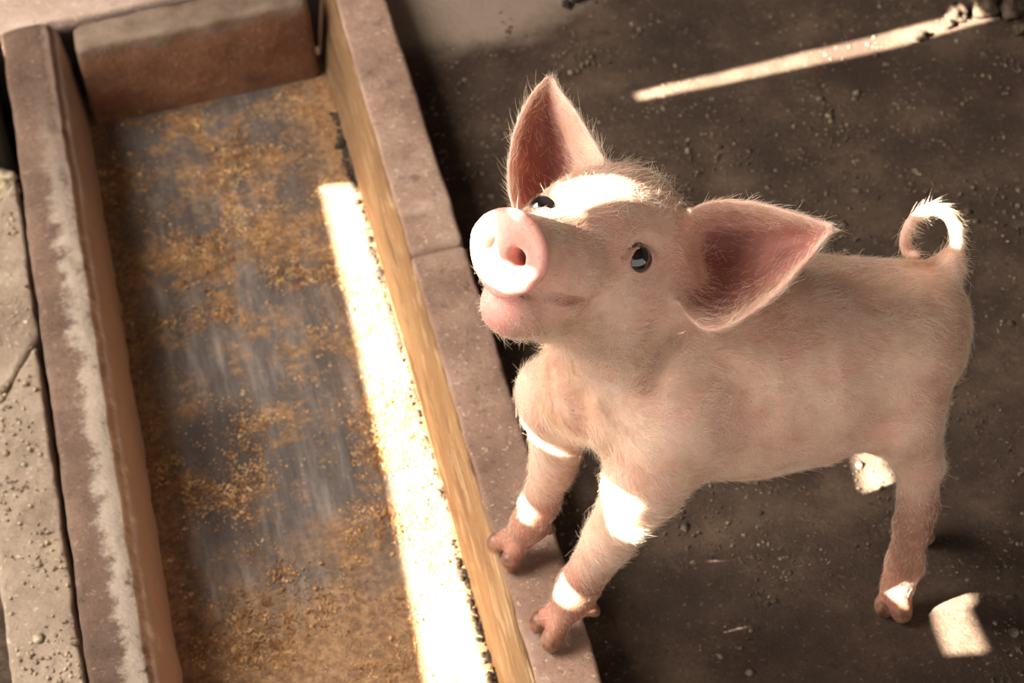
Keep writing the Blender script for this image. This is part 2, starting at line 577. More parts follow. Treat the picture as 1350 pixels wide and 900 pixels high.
def toes(base, tips, dews, r):
    for t_ in tips:
        add(cone(base, r * 1.15, t_, r * .92, k=.0030))
    for d_ in dews:
        add(cone(base + (d_ - base) * .45, r * .9, d_, r * .62, k=.004))


ZT = .0725
FEET = []


def foot(base, tips, dews, r):
    toes(base, tips, dews, r); FEET.append((base, tips, dews, r))


foot(pz(748, 798, .092), [pz(712, 819, ZT + .001), pz(727, 843, ZT + .001)], [pz(780, 803, .090)], .0092)
foot(pz(690, 702, .092), [pz(654, 716, ZT + .001), pz(673, 739, ZT + .001)], [pz(722, 696, .090)], .0088)
foot(pz(1184, 768, .032), [pz(1167, 797, .0115), pz(1189, 805, .0115)], [pz(1210, 752, .034)], .0096)
foot(pz(1212, 682, .030), [pz(1200, 702, .009), pz(1221, 706, .009)], [pz(1228, 680, .03)], .0080)

# tail: a loop over the rump
TAIL = catmull([at(*p) for p in [(1238, 365, 2.185), (1256, 345, 2.178), (1262, 315, 2.170), (1253, 286, 2.165), (1230, 275, 2.160), (1205, 288, 2.160), (1193, 312, 2.163), (1195, 332, 2.168), (1210, 336, 2.160)]], 26)
TAILR = np.interp(np.linspace(0, 1, 26), [0, .15, .5, 1], [.0085, .0050, .0038, .0022])
for i in range(25):
    add(cone(TAIL[i], TAILR[i], TAIL[i + 1], TAILR[i + 1], k=.004 if i > 3 else .014))

# head
AXH = (HF, HL_, HU)
add(ell(H(-.032, 0, .000), AXH, (.060, .050, .045), k=.016))
add(ell(H(.000, 0, .008), AXH, (.046, .041, .031), k=.014))
for b in (-1, 1):
    add(ball(H(-.014, b * .027, -.034), .033, k=.018))
    add(ball(H(.045, b * .020, -.016), .023, k=.014))
add(cone(H(.0, 0, -.012), .040, H(.092, 0, -.004), .0275, k=.016))
add(cone(H(-.015, 0, -.052), .037, H(.078, 0, -.048), .0240, k=.010))
add(cone(H(.05, -.012, -.035), .022, H(.05, .012, -.038), .022, k=.010))
add(EAR_R.prim(.010)); add(EAR_L.prim(.010))
# mouth line on both sides
for b in (-1, 1):
    pts = catmull([(.094, 0, -.031), (.086, b * .018, -.030), (.066, b * .030, -.032), (.046, b * .037, -.031), (.030, b * .042, -.024)], 12)
    for p, q in zip(pts, pts[1:]):
        add(cone(H(*p), .0032, H(*q), .0032, sub=True, k=.004))
# snout disc
DN = HF + HU * .05; DN /= np.linalg.norm(DN)
DU = HU - DN * HU.dot(DN); DU /= np.linalg.norm(DU)
DL = np.cross(DU, DN)
DC = H(.104, 0, -.001)


def disc(P):
    d = P - DC
    a, b, c = d @ DN, d @ DL, d @ DU
    rr = np.sqrt((b / .0345) ** 2 + ((c + .002) / .0325) ** 2)
    rr = rr + .16 * np.clip(-c / .03, 0, 1) * (np.abs(b) / .03) - .05 * np.clip(-c / .03, 0, 1)        # narrower below: a heart
    e = (rr - 1) * .033 + .0065
    h = np.abs(a) - .0055 + .0065
    return np.minimum(np.maximum(e, h), 0) + np.sqrt(np.maximum(e, 0) ** 2 + np.maximum(h, 0) ** 2) - .0065


add(dict(f=disc, lo=DC - .05, hi=DC + .05, k=.008, sub=False))
NOS = []
for b in (-1, 1):
    p = DC + DL * (b * .0130) + DU * .001
    NOS.append(p)
    add(ell(p + DN * .004, (DN, (DL + DU * b * .3) / np.linalg.norm(DL + DU * b * .3), DU), (.016, .0050, .0064), k=.005, sub=True))


def field(P):
    P = np.asarray(P, float)
    d = np.full(P.shape[:-1], 1.0)
    for o in OPS: d = comb(d, o['f'](P), o)
    return d


def comb(d, e, o):
    k = o['k']
    if not o['sub']:
        h = np.maximum(k - np.abs(d - e), 0) / k
        return np.minimum(d, e) - h * h * k * .25
    e = -e
    h = np.maximum(k - np.abs(d - e), 0) / k
    return np.maximum(d, e) + h * h * k * .25


def grad(p, ee=.002):
    pts = np.array([p + ee * np.eye(3)[i] * s for i in range(3) for s in (1, -1)])
    v = field(pts); g = np.array([v[0] - v[1], v[2] - v[3], v[4] - v[5]])
    return g / np.linalg.norm(g)


def hit(px, py, d0=1.9, d1=2.46, n=560):
    ds = np.linspace(d0, d1, n)
    P = np.array([at(px, py, d) for d in ds])
    v = field(P)
    i = np.argmax(v < 0)
    return P[i] if v[i] < 0 else None


# creases: behind the jowl, and between the chest and the far shoulder
for path in ([(890, 425), (878, 440), (868, 462), (860, 500)], [(738, 488), (757, 520), (768, 560)]):
    cp = [hit(*q) for q in path]
    for p, q in zip(cp, cp[1:]): add(cone(p, .0050, q, .0050, sub=True, k=.016))

# eyes: where the photograph's line of sight meets the cheek; the other one mirrored across the head
eyeL = hit(847, 343)
a, b, c = to_head(eyeL)
ER = .0120
EYES = []
for p in (eyeL, hit(713, 268)):
    g = grad(p)
    g = g + HF * .06; g /= np.linalg.norm(g)
    ctr = p - g * (ER * .62)
    ax1 = HF - g * HF.dot(g); ax1 /= np.linalg.norm(ax1)
    ax2 = np.cross(g, ax1)
    if ax2 @ HU < 0: ax2 = -ax2
    EYES.append((ctr, g, ax1, ax2))
eye_ops = []
for ctr, g, ax1, ax2 in EYES:
    add(ball(ctr, ER * .985, k=.002, sub=True))
    n = 20
    ringp = []
    for i in range(n):
        t = i / n * 2 * math.pi
        u, v = math.cos(t) * .0122, math.sin(t) * .0098
        ringp.append(ctr + ax1 * u + ax2 * v + g * (.0052 - abs(math.cos(t)) * .0012))
    for i in range(n):
        rr_ = .0015 if i / n > .5 else .0021
        add(cone(ringp[i], rr_, ringp[(i + 1) % n], rr_, k=.0025))
    # crease above the upper lid
    cr = [ctr + ax1 * math.cos(t) * .0165 + ax2 * math.sin(t) * .0150 + g * .0065 for t in np.linspace(.3, 2.8, 9)]
    for p, q in zip(cr, cr[1:]): add(cone(p, .0022, q, .0022, sub=True, k=.005))


def smin_grid(h=.0018):
    lo = np.min([o['lo'] for o in OPS], 0) - .012; hi = np.max([o['hi'] for o in OPS], 0) + .012
    N = np.ceil((hi - lo) / h).astype(int) + 1
    D = np.full(N, .05, np.float32)
    ax = [lo[i] + h * np.arange(N[i]) for i in range(3)]
    for o in OPS:
        pad = o['k'] + 2.5 * h
        i0 = np.maximum(((o['lo'] - pad - lo) / h).astype(int), 0); i1 = np.minimum(((o['hi'] + pad - lo) / h).astype(int) + 2, N)
        sl = tuple(slice(x, y) for x, y in zip(i0, i1))
        G = np.stack(np.meshgrid(ax[0][sl[0]], ax[1][sl[1]], ax[2][sl[2]], indexing='ij'), -1)
        D[sl] = comb(D[sl], o['f'](G), o)
    return D, lo, h


def surface_nets(D, lo, h):
    S = D < 0
    nx, ny, nz = D.shape
    cs = [(i, j, k) for i in (0, 1) for j in (0, 1) for k in (0, 1)]
    cnt = np.zeros((nx - 1, ny - 1, nz - 1), np.int8)
    for i, j, k in cs: cnt += S[i:nx - 1 + i, j:ny - 1 + j, k:nz - 1 + k]
    act = np.argwhere((cnt > 0) & (cnt < 8))
    ids = np.full(cnt.shape, -1, np.int32); ids[tuple(act.T)] = np.arange(len(act))
    val = {c_: D[act[:, 0] + c_[0], act[:, 1] + c_[1], act[:, 2] + c_[2]] for c_ in cs}
    acc = np.zeros((len(act), 3)); m_ = np.zeros(len(act))
    for c_ in cs:
        for a_ in range(3):
            if c_[a_]: continue
            e_ = list(c_); e_[a_] = 1; e_ = tuple(e_)
            va, vb = val[c_], val[e_]
            cross = (va < 0) != (vb < 0)
            t = np.where(cross, va / np.where(cross, va - vb, 1), 0)
            p = np.array(c_, float)[None] + 0 * acc; p[:, a_] += t
            acc += p * cross[:, None]; m_ += cross
    V = lo + (act + acc / m_[:, None]) * h
    quads = []
    for a_ in range(3):
        s0 = [slice(1, None)] * 3; s1 = [slice(1, None)] * 3
        s0 = [slice(1, n_ - 1) for n_ in D.shape]; s0[a_] = slice(0, D.shape[a_] - 1)
        s1 = list(s0); s1[a_] = slice(1, D.shape[a_])
        A_, B_ = S[tuple(s0)], S[tuple(s1)]
        e_ = np.argwhere(A_ != B_)
        flip = A_[tuple(e_.T)]
        off = np.array([1, 1, 1]); off[a_] = 0
        e_ = e_ + off
        u_, w_ = (a_ + 1) % 3, (a_ + 2) % 3
        def cell(du, dw):
            q = e_.copy(); q[:, u_] -= du; q[:, w_] -= dw
            return ids[tuple(q.T)]
        Q = np.stack([cell(1, 1), cell(0, 1), cell(0, 0), cell(1, 0)], 1)
        Q[~flip] = Q[~flip][:, ::-1]
        quads.append(Q)
    return V, np.concatenate(quads)


D, lo_, h_ = smin_grid()
PV, PF = surface_nets(D, lo_, h_)
del D
# light relaxing
ed = np.concatenate([PF[:, [0, 1]], PF[:, [1, 2]], PF[:, [2, 3]], PF[:, [3, 0]]])
for lam in (.5, -.3, .5, -.3, .4):
    s_ = np.zeros_like(PV); c_ = np.zeros(len(PV))
    for ax in range(3): s_[:, ax] = np.bincount(ed[:, 0], PV[ed[:, 1], ax], len(PV)) + np.bincount(ed[:, 1], PV[ed[:, 0], ax], len(PV))
    c_ = np.bincount(ed.ravel(), minlength=len(PV)).astype(float)
    PV = PV + lam * (s_ / c_[:, None] - PV)
print('pig verts', len(PV))


def vnormals(V, F):
    n = np.cross(V[F[:, 2]] - V[F[:, 0]], V[F[:, 3]] - V[F[:, 1]])
    out = np.zeros_like(V)
    for k in range(4):
        for ax in range(3): out[:, ax] += np.bincount(F[:, k], n[:, ax], len(V))
    return out / np.maximum(np.linalg.norm(out, axis=1, keepdims=True), 1e-9)


PN = vnormals(PV, PF)
ha, hb, hc = to_head(PV)


def sm(x, a, b):
    t = np.clip((x - a) / (b - a), 0, 1)
    return t * t * (3 - 2 * t)


def near_pts(V, P, chunk=8000):
    d = np.empty(len(V)); ix = np.empty(len(V), int)
    for i in range(0, len(V), chunk):
        q = V[i:i + chunk]
        m2 = (q * q).sum(1)[:, None] + (P * P).sum(1)[None] - 2 * q @ P.T
        ix[i:i + chunk] = m2.argmin(1); d[i:i + chunk] = np.sqrt(np.maximum(m2.min(1), 0))
    return d, ix


# skin colour by body region, with some shading painted in
S3 = lambda c: np.array(lin(c)[:3])
SKIN, PINK, RED, BELLY, DIRT, HOOF = S3((220, 182, 162)), S3((236, 160, 150)), S3((104, 46, 36)), S3((222, 176, 156)), S3((132, 92, 66)), S3((128, 80, 58))
col = np.tile(SKIN, (len(PV), 1))


def paint(mask, c):
    global col
    col = col * (1 - mask[:, None]) + c * mask[:, None]


headness = sm(-np.linalg.norm(PV - H(.02, 0, -.01), axis=1), -.13, -.09)
paint(.7 * sm(ha, .090, .098) * headness, PINK)                             # snout disc
paint(.35 * sm(ha, .04, .09) * headness * sm(-hc, -.02, .02), PINK)
for p in NOS:
    d = np.linalg.norm(PV - p, axis=1)
    paint(.75 * sm(-(PV - DC) @ DN, -.004, .006) * sm(-d, -.012, -.007), RED)
EARM = np.zeros(len(PV)); EART = np.zeros(len(PV)); EARF = np.zeros_like(PV)
for ear in (EAR_R, EAR_L):
    cand = np.where((PV > ear.V.min(0) - .006).all(1) & (PV < ear.V.max(0) + .006).all(1))[0]
    d, ix = near_pts(PV[cand], ear.V)
    on = sm(-d, -.0075, -.0035) * sm(ear.t[ix], .06, .16)
    G = ear.G
    dt = np.gradient(G, axis=0).reshape(-1, 3); ds = np.gradient(G, axis=1).reshape(-1, 3)
    nn = np.cross(ds, dt); nn /= np.maximum(np.linalg.norm(nn, axis=1, keepdims=True), 1e-9)
    view = CAM - G.mean((0, 1)); view /= np.linalg.norm(view)
    if (nn @ view).mean() < 0: nn = -nn
    inner = sm((PN[cand] * nn[ix]).sum(1), .1, .7)
    EARM[cand] = np.maximum(EARM[cand], on); EART[cand] = ear.t[ix]
    f = dt[ix] / np.maximum(np.linalg.norm(dt[ix], axis=1, keepdims=True), 1e-9); EARF[cand] = f
    edge = 1 - np.abs(ear.s[ix])
    mk = np.zeros(len(PV)); mk[cand] = on * inner * sm(edge, .0, .25) * (1 - .5 * sm(ear.t[ix], .75, 1))
    if ear is EAR_R: mk[cand] *= 1 - .6 * sm(ear.s[ix], .2, .5)
    else: mk[cand] *= 1 - .55 * sm(-ear.s[ix], .35, .65)
    paint(.94 * mk, RED)  # inner ear's shade painted into its dark red
    WEAROFF = mk if ear is EAR_R else np.maximum(WEAROFF, mk)
    st = np.array([mnoise.noise(Vector((s_ * 5, t_ * 1.6, 3.3))) + .5 * mnoise.noise(Vector((s_ * 13, t_ * 5, 7.1))) for s_, t_ in zip(ear.s[ix], ear.t[ix])])
    mk3 = np.zeros(len(PV)); mk3[cand] = on * inner * sm(st, .10, .40) * sm(edge, .1, .4)
    paint(.55 * mk3, S3((92, 48, 36)))
    mk2 = np.zeros(len(PV)); mk2[cand] = on
    paint(.15 * mk2, PINK)
    INNER_L = mk if ear is EAR_L else None
for base, tips, dews, r in FEET:
    for t_ in tips + dews:
        d = np.linalg.norm(PV - t_, axis=1)
        paint(.85 * sm(-d, -.017, -.010), HOOF)
    d = np.linalg.norm(PV - base, axis=1)
    paint(.35 * sm(-d, -.06, -.02), PINK)
for ctr, g, a1, a2 in EYES:
    d = np.linalg.norm(PV - ctr, axis=1)
    paint(.55 * sm(-d, -.019, -.010), S3((206, 142, 124)))
    paint(.6 * sm(-d, -.0145, -.0125), S3((236, 196, 184)))
legz = sm(-PV[:, 2], -.205, -.13)
paint(.80 * legz, S3((148, 94, 68)))  # legs darkened: dirt plus shade painted into the colour
# downward faces warmer: underside shading painted into the colour
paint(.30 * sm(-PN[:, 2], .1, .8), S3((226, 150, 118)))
MG = np.concatenate([[H(*p) for p in catmull([(.094, 0, -.031), (.086, b * .018, -.030), (.066, b * .030, -.032), (.046, b * .037, -.031), (.030, b * .042, -.024)], 40)] for b in (-1, 1)])
hd_ = np.where(headness > .01)[0]
dm = np.ones(len(PV)); dm[hd_] = near_pts(PV[hd_], MG)[0]
paint(.7 * sm(-dm, -.0055, -.0030), S3((112, 66, 52)))
# dirt along chin and jaw
paint(.35 * sm(-hc, .045, .062) * headness * sm(ha, -.02, .05), DIRT)

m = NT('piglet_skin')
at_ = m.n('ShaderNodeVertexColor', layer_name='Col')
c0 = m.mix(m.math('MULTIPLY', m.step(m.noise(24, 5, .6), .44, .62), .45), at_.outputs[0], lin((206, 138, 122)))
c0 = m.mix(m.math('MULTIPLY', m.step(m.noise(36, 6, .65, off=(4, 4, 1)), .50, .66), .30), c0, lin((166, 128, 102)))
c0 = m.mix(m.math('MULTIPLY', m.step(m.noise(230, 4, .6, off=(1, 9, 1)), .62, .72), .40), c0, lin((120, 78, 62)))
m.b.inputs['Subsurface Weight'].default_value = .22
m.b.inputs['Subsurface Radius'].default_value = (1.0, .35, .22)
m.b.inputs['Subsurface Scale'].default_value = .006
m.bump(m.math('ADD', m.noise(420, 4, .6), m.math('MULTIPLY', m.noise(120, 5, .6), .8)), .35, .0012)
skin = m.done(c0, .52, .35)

pig = thing('piglet', 'young pale pink piglet with front trotters up on the trough wall, looking up', 'piglet', loc=tuple(pz(960, 640, 0)))
PIGO = np.array(pig.location)
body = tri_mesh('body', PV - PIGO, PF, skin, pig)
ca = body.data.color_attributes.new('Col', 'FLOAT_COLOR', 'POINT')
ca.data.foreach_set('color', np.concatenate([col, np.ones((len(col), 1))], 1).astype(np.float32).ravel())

# eyes: dark glossy ball, clear wet look, with a brown iris ring of its own
m = NT('eye_dark'); m.b.inputs['Coat Weight'].default_value = 1.0; m.b.inputs['Coat Roughness'].default_value = .02
M['eye'] = m.done(lin((22, 18, 20)), .12, .8)
for ctr, g, a1, a2 in EYES:
    V, F = [], []
    n1, n2 = 20, 28
    for i in range(n1 + 1):
        th = math.pi * i / n1
        for j in range(n2):
            ph = 2 * math.pi * j / n2
            r = ER * (1 + .06 * max(0, math.cos(th) - .7) / .3)
            V.append(ctr - PIGO + g * math.cos(th) * r + (a1 * math.cos(ph) + a2 * math.sin(ph)) * math.sin(th) * r)
    for i in range(n1):
        for j in range(n2):
            F.append((i * n2 + j, i * n2 + (j + 1) % n2, (i + 1) * n2 + (j + 1) % n2, (i + 1) * n2 + j))
    e = mesh_obj('eye', V, F, M['eye'], pig); e['label'] = 'glossy black eye'


# hooves: a horny cap on every toe and dewclaw
m = NT('hoof_horn')
M['hoof'] = m.done(m.ramp(m.noise(120, 4, .6), [(.35, lin((104, 66, 48))), (.65, lin((168, 122, 96)))]), .45, .4)
for base, tips, dews, r in FEET:
    for t_, big in [(q, 1) for q in tips] + [(q, 0) for q in dews]:
        d = t_ - base; L = np.linalg.norm(d); d /= L
        upv = np.array([0, 0, 1.0]); upv -= d * upv.dot(d); upv /= np.linalg.norm(upv); sd = np.cross(d, upv)
        rr_ = r * (1.0 if big else .66)
        V, F = [], []
        prof_ = [(-.9, .80, 0), (-.6, 1.02, 0), (-.1, 1.08, -.02), (.5, .98, -.10), (.95, .70, -.24), (1.15, .35, -.34), (1.2, .02, -.36)]
        for s_, w_, drop in prof_:
            for j in range(14):
                t = 2 * math.pi * j / 14
                z_ = math.sin(t); z_ = z_ if z_ > -.72 else -.72
                V.append(t_ - PIGO + d * s_ * rr_ + sd * math.cos(t) * w_ * rr_ * .93 + upv * (z_ * w_ + drop) * rr_)
        for i in range(len(prof_) - 1):
            for j in range(14): F.append((i * 14 + j, i * 14 + (j + 1) % 14, (i + 1) * 14 + (j + 1) % 14, (i + 1) * 14 + j))
        F.append(tuple(range(14))[::-1])
        mesh_obj('hoof' if big else 'dewclaw', V, F, M['hoof'], pig)


# ------------------------------------------------------------------ fine hair
def make_hair(name, count, length_fn, weight, radius, mat, seg=4, lift=.38, stray=.35, sag=0.0):
    tri = np.concatenate([PF[:, :3], PF[:, [0, 2, 3]]])
    A, B, Cc = PV[tri[:, 0]], PV[tri[:, 1]], PV[tri[:, 2]]
    area = .5 * np.linalg.norm(np.cross(B - A, Cc - A), axis=1) * weight[tri].mean(1)
    pick = rng.choice(len(tri), count, p=area / area.sum())
    u, v = rng.random(count), rng.random(count)
    fl = u + v > 1; u[fl], v[fl] = 1 - u[fl], 1 - v[fl]
    w = np.stack([1 - u - v, u, v], 1)[..., None]
    P = (PV[tri[pick]] * w).sum(1); N = (PN[tri[pick]] * w).sum(1); N /= np.linalg.norm(N, axis=1, keepdims=True)
    Fl = (FLOW[tri[pick]] * w).sum(1)
    # clumped wander of the lay
    wob = np.array([mnoise.noise_vector(Vector(p) * 45) for p in P]) * .9 + rng.normal(0, stray, P.shape)
    T = Fl + wob
    T -= N * (T * N).sum(1, keepdims=True); T /= np.maximum(np.linalg.norm(T, axis=1, keepdims=True), 1e-6)
    L = (length_fn[tri[pick]] * w[..., 0]).sum(1) * rng.uniform(.55, 1.25, count)
    lf = np.clip(rng.normal(lift, .15, count), .08, 1.2)[:, None]
    D0 = T + N * lf; D0 /= np.linalg.norm(D0, axis=1, keepdims=True)
    pts = np.empty((count, seg, 3))
    for k in range(seg):
        s_ = k / (seg - 1)
        pts[:, k] = P + D0 * (L * s_)[:, None] + (T * .25 - N * .12) * (L * s_ * s_)[:, None] + np.array([0, 0, -sag]) * (L * s_ * s_)[:, None]
    hd = bpy.data.hair_curves.new(name)
    hd.add_curves([seg] * count)
    hd.position_data.foreach_set('vector', (pts - PIGO).astype(np.float32).ravel())
    ra = hd.attributes.get('radius') or hd.attributes.new('radius', 'FLOAT', 'POINT')
    rr = np.tile(np.linspace(1, .25, seg), count) * radius
    ra.data.foreach_set('value', rr.astype(np.float32))
    hd.materials.append(mat)
    o = bpy.data.objects.new(name, hd); C.objects.link(o); o.parent = pig
    o['kind'] = 'stuff'
    return o


def hair_mat(name, c, rough=.5):
    m = NT(name)
    m.t.nodes.remove(m.b)
    cc = m.ramp(m.noise(55, 5, .65), [(.34, lin((220, 192, 160))), (.50, lin(c)), (.70, lin((252, 240, 224)))])
    q = at(760, 505, 2.12)
    cc = m.mix(m.math('MULTIPLY', m.blob(tuple(q), (.07, .06, .035)), .35), cc, lin((206, 152, 100)))
    d = m.n('ShaderNodeBsdfDiffuse'); m.l(cc, d.inputs[0])
    t = m.n('ShaderNodeBsdfTranslucent'); m.l(cc, t.inputs[0])
    g = m.n('ShaderNodeBsdfGlossy'); g.inputs[0].default_value = (.9, .85, .75, 1); g.inputs['Roughness'].default_value = .35
    a_ = m.n('ShaderNodeMixShader'); a_.inputs[0].default_value = .35
    b_ = m.n('ShaderNodeMixShader'); b_.inputs[0].default_value = .08
    m.l(d.outputs[0], a_.inputs[1]); m.l(t.outputs[0], a_.inputs[2])
    m.l(a_.outputs[0], b_.inputs[1]); m.l(g.outputs[0], b_.inputs[2]); m.l(b_.outputs[0], m.out.inputs[0])
    return m.m


back_dir = at(1250, 400, 2.19) - at(880, 470, 2.15); back_dir /= np.linalg.norm(back_dir)
FLOW = np.tile(back_dir * .8 + np.array([0, 0, -.5]), (len(PV), 1))
FLOW = FLOW * (1 - headness[:, None]) + (-HF * 1.0 - HU * .15)[None] * headness[:, None]
FLOW = FLOW * (1 - legz[:, None]) + np.array([0, 0, -1.0]) * legz[:, None]
FLOW = FLOW * (1 - EARM[:, None]) + EARF * EARM[:, None]
LEN = np.full(len(PV), .0085)
LEN = LEN * (1 - headness) + .0055 * headness
LEN += .006 * headness * sm(-hc, .035, .06)                                # whiskery chin
LEN = LEN * (1 - EARM) + .0060 * EARM
LEN = LEN * (1 - .45 * legz)
throat = sm(-np.linalg.norm(PV - at(770, 520, 2.11), axis=1), -.075, -.03)
LEN += .006 * throat
WT = np.ones(len(PV))
snout = sm(ha, .082, .094) * headness
WT *= 1 - .94 * snout; LEN *= 1 - .6 * snout
for ctr, g, a1, a2 in EYES:
    WT *= sm(np.linalg.norm(PV - ctr, axis=1), .011, .016)
for base, tips, dews, r in FEET:
    for t_ in tips: WT *= sm(np.linalg.norm(PV - t_, axis=1), .010, .022)
WT *= 1 - .88 * WEAROFF
WT *= 1 - .55 * legz
M['fur'] = hair_mat('pale_fur', (244, 226, 204))
fur = make_hair('fur', 75000, LEN * 1.1, WT, .00011, M['fur'], lift=.26)
# longer bristles on ears, nape, chin and back
W2 = .05 + 1.2 * headness * sm(-ha, .0, .04) * sm(hc, -.01, .03) + .8 * throat + .5 * EARM + .6 * headness * sm(-hc, .04, .06) + .3 * sm(PN[:, 2], .6, .9)
W2 *= WT
bristle = make_hair('bristles', 2600, LEN * 0 + .013, W2, .00013, M['fur'], lift=.75, stray=.5)
# bright fringe under the snout disc
W3 = sm(ha, .088, .094) * headness * sm(-((PV - DC) @ DU), .015, .026) * sm(-ha, -.114, -.108)
if W3.sum() > 0: make_hair('snout_whiskers', 260, LEN * 0 + .0045, W3, .00012, M['fur'], lift=.9, stray=.6)

# ------------------------------------------------------------------ the feeding trough
TZ = .06
trough = thing('feeding_trough', 'long concrete feeding trough with thick walls and feed-crusted bottom', 'trough', loc=(-.23, .1, -.1))


def adopt(o):
    o.parent = trough
    o.location = -Vector(trough.location)
    return o


def rwall(y0, y1, seed):
    # profile (x, z): worn top, face leaning out towards the bottom
    return extrude_block('side_wall', [(-.022, -.02, .002), (-.0225, TZ, .005), (-.0745, TZ, .004), (-.091, -.06, .004)][::-1], y0, y1, 'y', M['wall_top'], step=.007, rough=.0013, seed=seed)


adopt(rwall(.086, .575, 1))
adopt(rwall(-.85, .084, 2))
# the feed-stained lining of the right wall, smooth and ochre
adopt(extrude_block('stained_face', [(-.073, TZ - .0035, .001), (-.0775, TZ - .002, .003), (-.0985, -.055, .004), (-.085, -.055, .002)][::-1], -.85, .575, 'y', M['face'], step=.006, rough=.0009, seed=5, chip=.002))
adopt(extrude_block('side_wall', [(-.366, -.06, .003), (-.376, TZ - .010, .010), (-.392, TZ + .002, .010), (-.436, TZ, .007), (-.440, -.10, .004)], -.85, .572, 'y', M['left_top'], step=.007, rough=.0016, seed=3, skew=.006, chip=.006, end_round=.02))
adopt(extrude_block('end_wall', [(.518, -.06, .003), (.510, TZ, .008), (.556, TZ, .008), (.560, -.08, .003)], -.352, -.104, 'x', M['end'], step=.007, rough=.0016, seed=4, chip=.006, end_round=.014))
bt = rough_sheet('trough_bottom', -.372, -.088, -.86, .572, -.05, 110, 500, .0022, M['bottom'], thick=.03)
adopt(bt)

def crack(x):
    return 1.7 * (x + .462) + .010 * mnoise.noise(Vector((x * 90, 3, 1)))


ledge = extrude_block('ledge', [(-.442, -.12, .002), (-.443, 0, .004), (-.505, 0, .005), (-.505, -.12, .002)], -.85, .112, 'y', M['ledge'], step=.006, rough=.0016, seed=8, warp=crack)
ledge2 = extrude_block('ledge', [(-.440, -.12, .002), (-.440, 0, .004), (-.505, .002, .005), (-.505, -.12, .002)], .115, .36, 'y', M['ledge'], step=.006, rough=.0022, seed=9, chip=.006, end_round=.004, warp=crack)
slab = thing('ledge', 'low pale concrete ledge crumbling along the outside of the trough', 'ledge', loc=(-.47, 0, -.12))
for o in (ledge, ledge2):
    o.name = 'slab'; o.parent = slab; o.location = -Vector(slab.location)
bl = extrude_block('back_ledge', [(.585, -.12, .002), (.582, .050, .006), (.668, .050, .006), (.67, -.12, .002)], -1.0, .05, 'x', M['back'], step=.009, rough=.0015, seed=11)
b2 = extrude_block('slab', [(.500, -.12, .002), (.496, .050, .006), (.581, .050, .002), (.581, -.12, .002)], -1.0, -.446, 'x', M['back'], step=.009, rough=.0015, seed=12)
bl.name = 'slab'
bt_ = thing('back_ledge', 'pale dusty ledge running behind the end of the trough', 'ledge', loc=(-.4, .62, -.12))
for o in (bl, b2): o.parent = bt_; o.location = -Vector(bt_.location)



# ------------------------------------------------------------------ crusts, crumbs and grit (nobody could count them)
def scatter(x0, x1, y0, y1, z, n, f, s0, s1, seed=0, zf=None):
    P, S_ = [], []
    while len(P) < n:
        x, y = rng.uniform(x0, x1), rng.uniform(y0, y1)
        if rng.random() < f(x, y, mnoise.fractal(Vector((x * 12 + seed, y * 12, seed * 1.3)), .9, 2.1, 5)):
            P.append((x, y, (zf(x, y) if zf else z))); S_.append(rng.uniform(s0, s1) * (1 + 1.2 * (rng.random() < .05)))
    return np.array(P), np.array(S_)


def f_mash(x, y, n):
    w = min(1.0, max(0.0, (n + .04) * 2.5))
    edge = max(0.0, 1 - abs(x + .36) / .045) * .5 + max(0.0, 1 - abs(x + .12) / .07) * .55
    near = min(1.0, max(0.0, (-y - .06) / .2)) * .45
    return min(1.0, w * .8 + edge * (.4 + n) + near * (.45 + n * 1.2)) * .9 + .04


P, S_ = scatter(-.362, -.094, -.70, .51, -.0495, 40000, f_mash, .0004, .0012, 3)
adopt(tag(lumps('feed_mash', P, S_, M['mash']), kind='stuff', label='orange-brown crumbs of feed stuck on the trough bottom'))
P, S_ = scatter(-.104, -.094, -.70, .45, -.048, 1100, lambda x, y, n: .5 + n, .001, .0034, 6)
adopt(tag(lumps('dark_crust', P, S_, M['soil'], flat=.9), kind='stuff', label='dark crumbly crust in the corner under the wall'))
P, S_ = scatter(-.50, -.445, -.45, .35, .0015, 420, lambda x, y, n: .3 + n, .0007, .0025, 9)
o = lumps('crumbs', P, S_, M['crumb']); o.parent = slab; o.location = -Vector(slab.location); o['kind'] = 'stuff'
P, S_ = scatter(-.50, -.450, .42, .48, -.06, 400, lambda x, y, n: .5, .002, .007, 9)
o = lumps('rubble', P, S_, M['crumb']); tag(o, 'crumbled concrete rubble at the far end of the pale ledge', 'rubble', kind='stuff')
P, S_ = scatter(-.015, .65, -.60, .55, .001, 5200, lambda x, y, n: (.25 + n) * (min((x - t[0]) ** 2 + (y - t[1]) ** 2 for b_, ts, ds, r in FEET for t in ts) > .0009), .0006, .0022, 12, zf=lambda x, y: ground_h(x, y) + .0005)
o = lumps('floor_grit', P, S_, M['grit']); tag(o, 'fine grit and crumbs scattered over the dark pen floor', 'grit', kind='stuff')
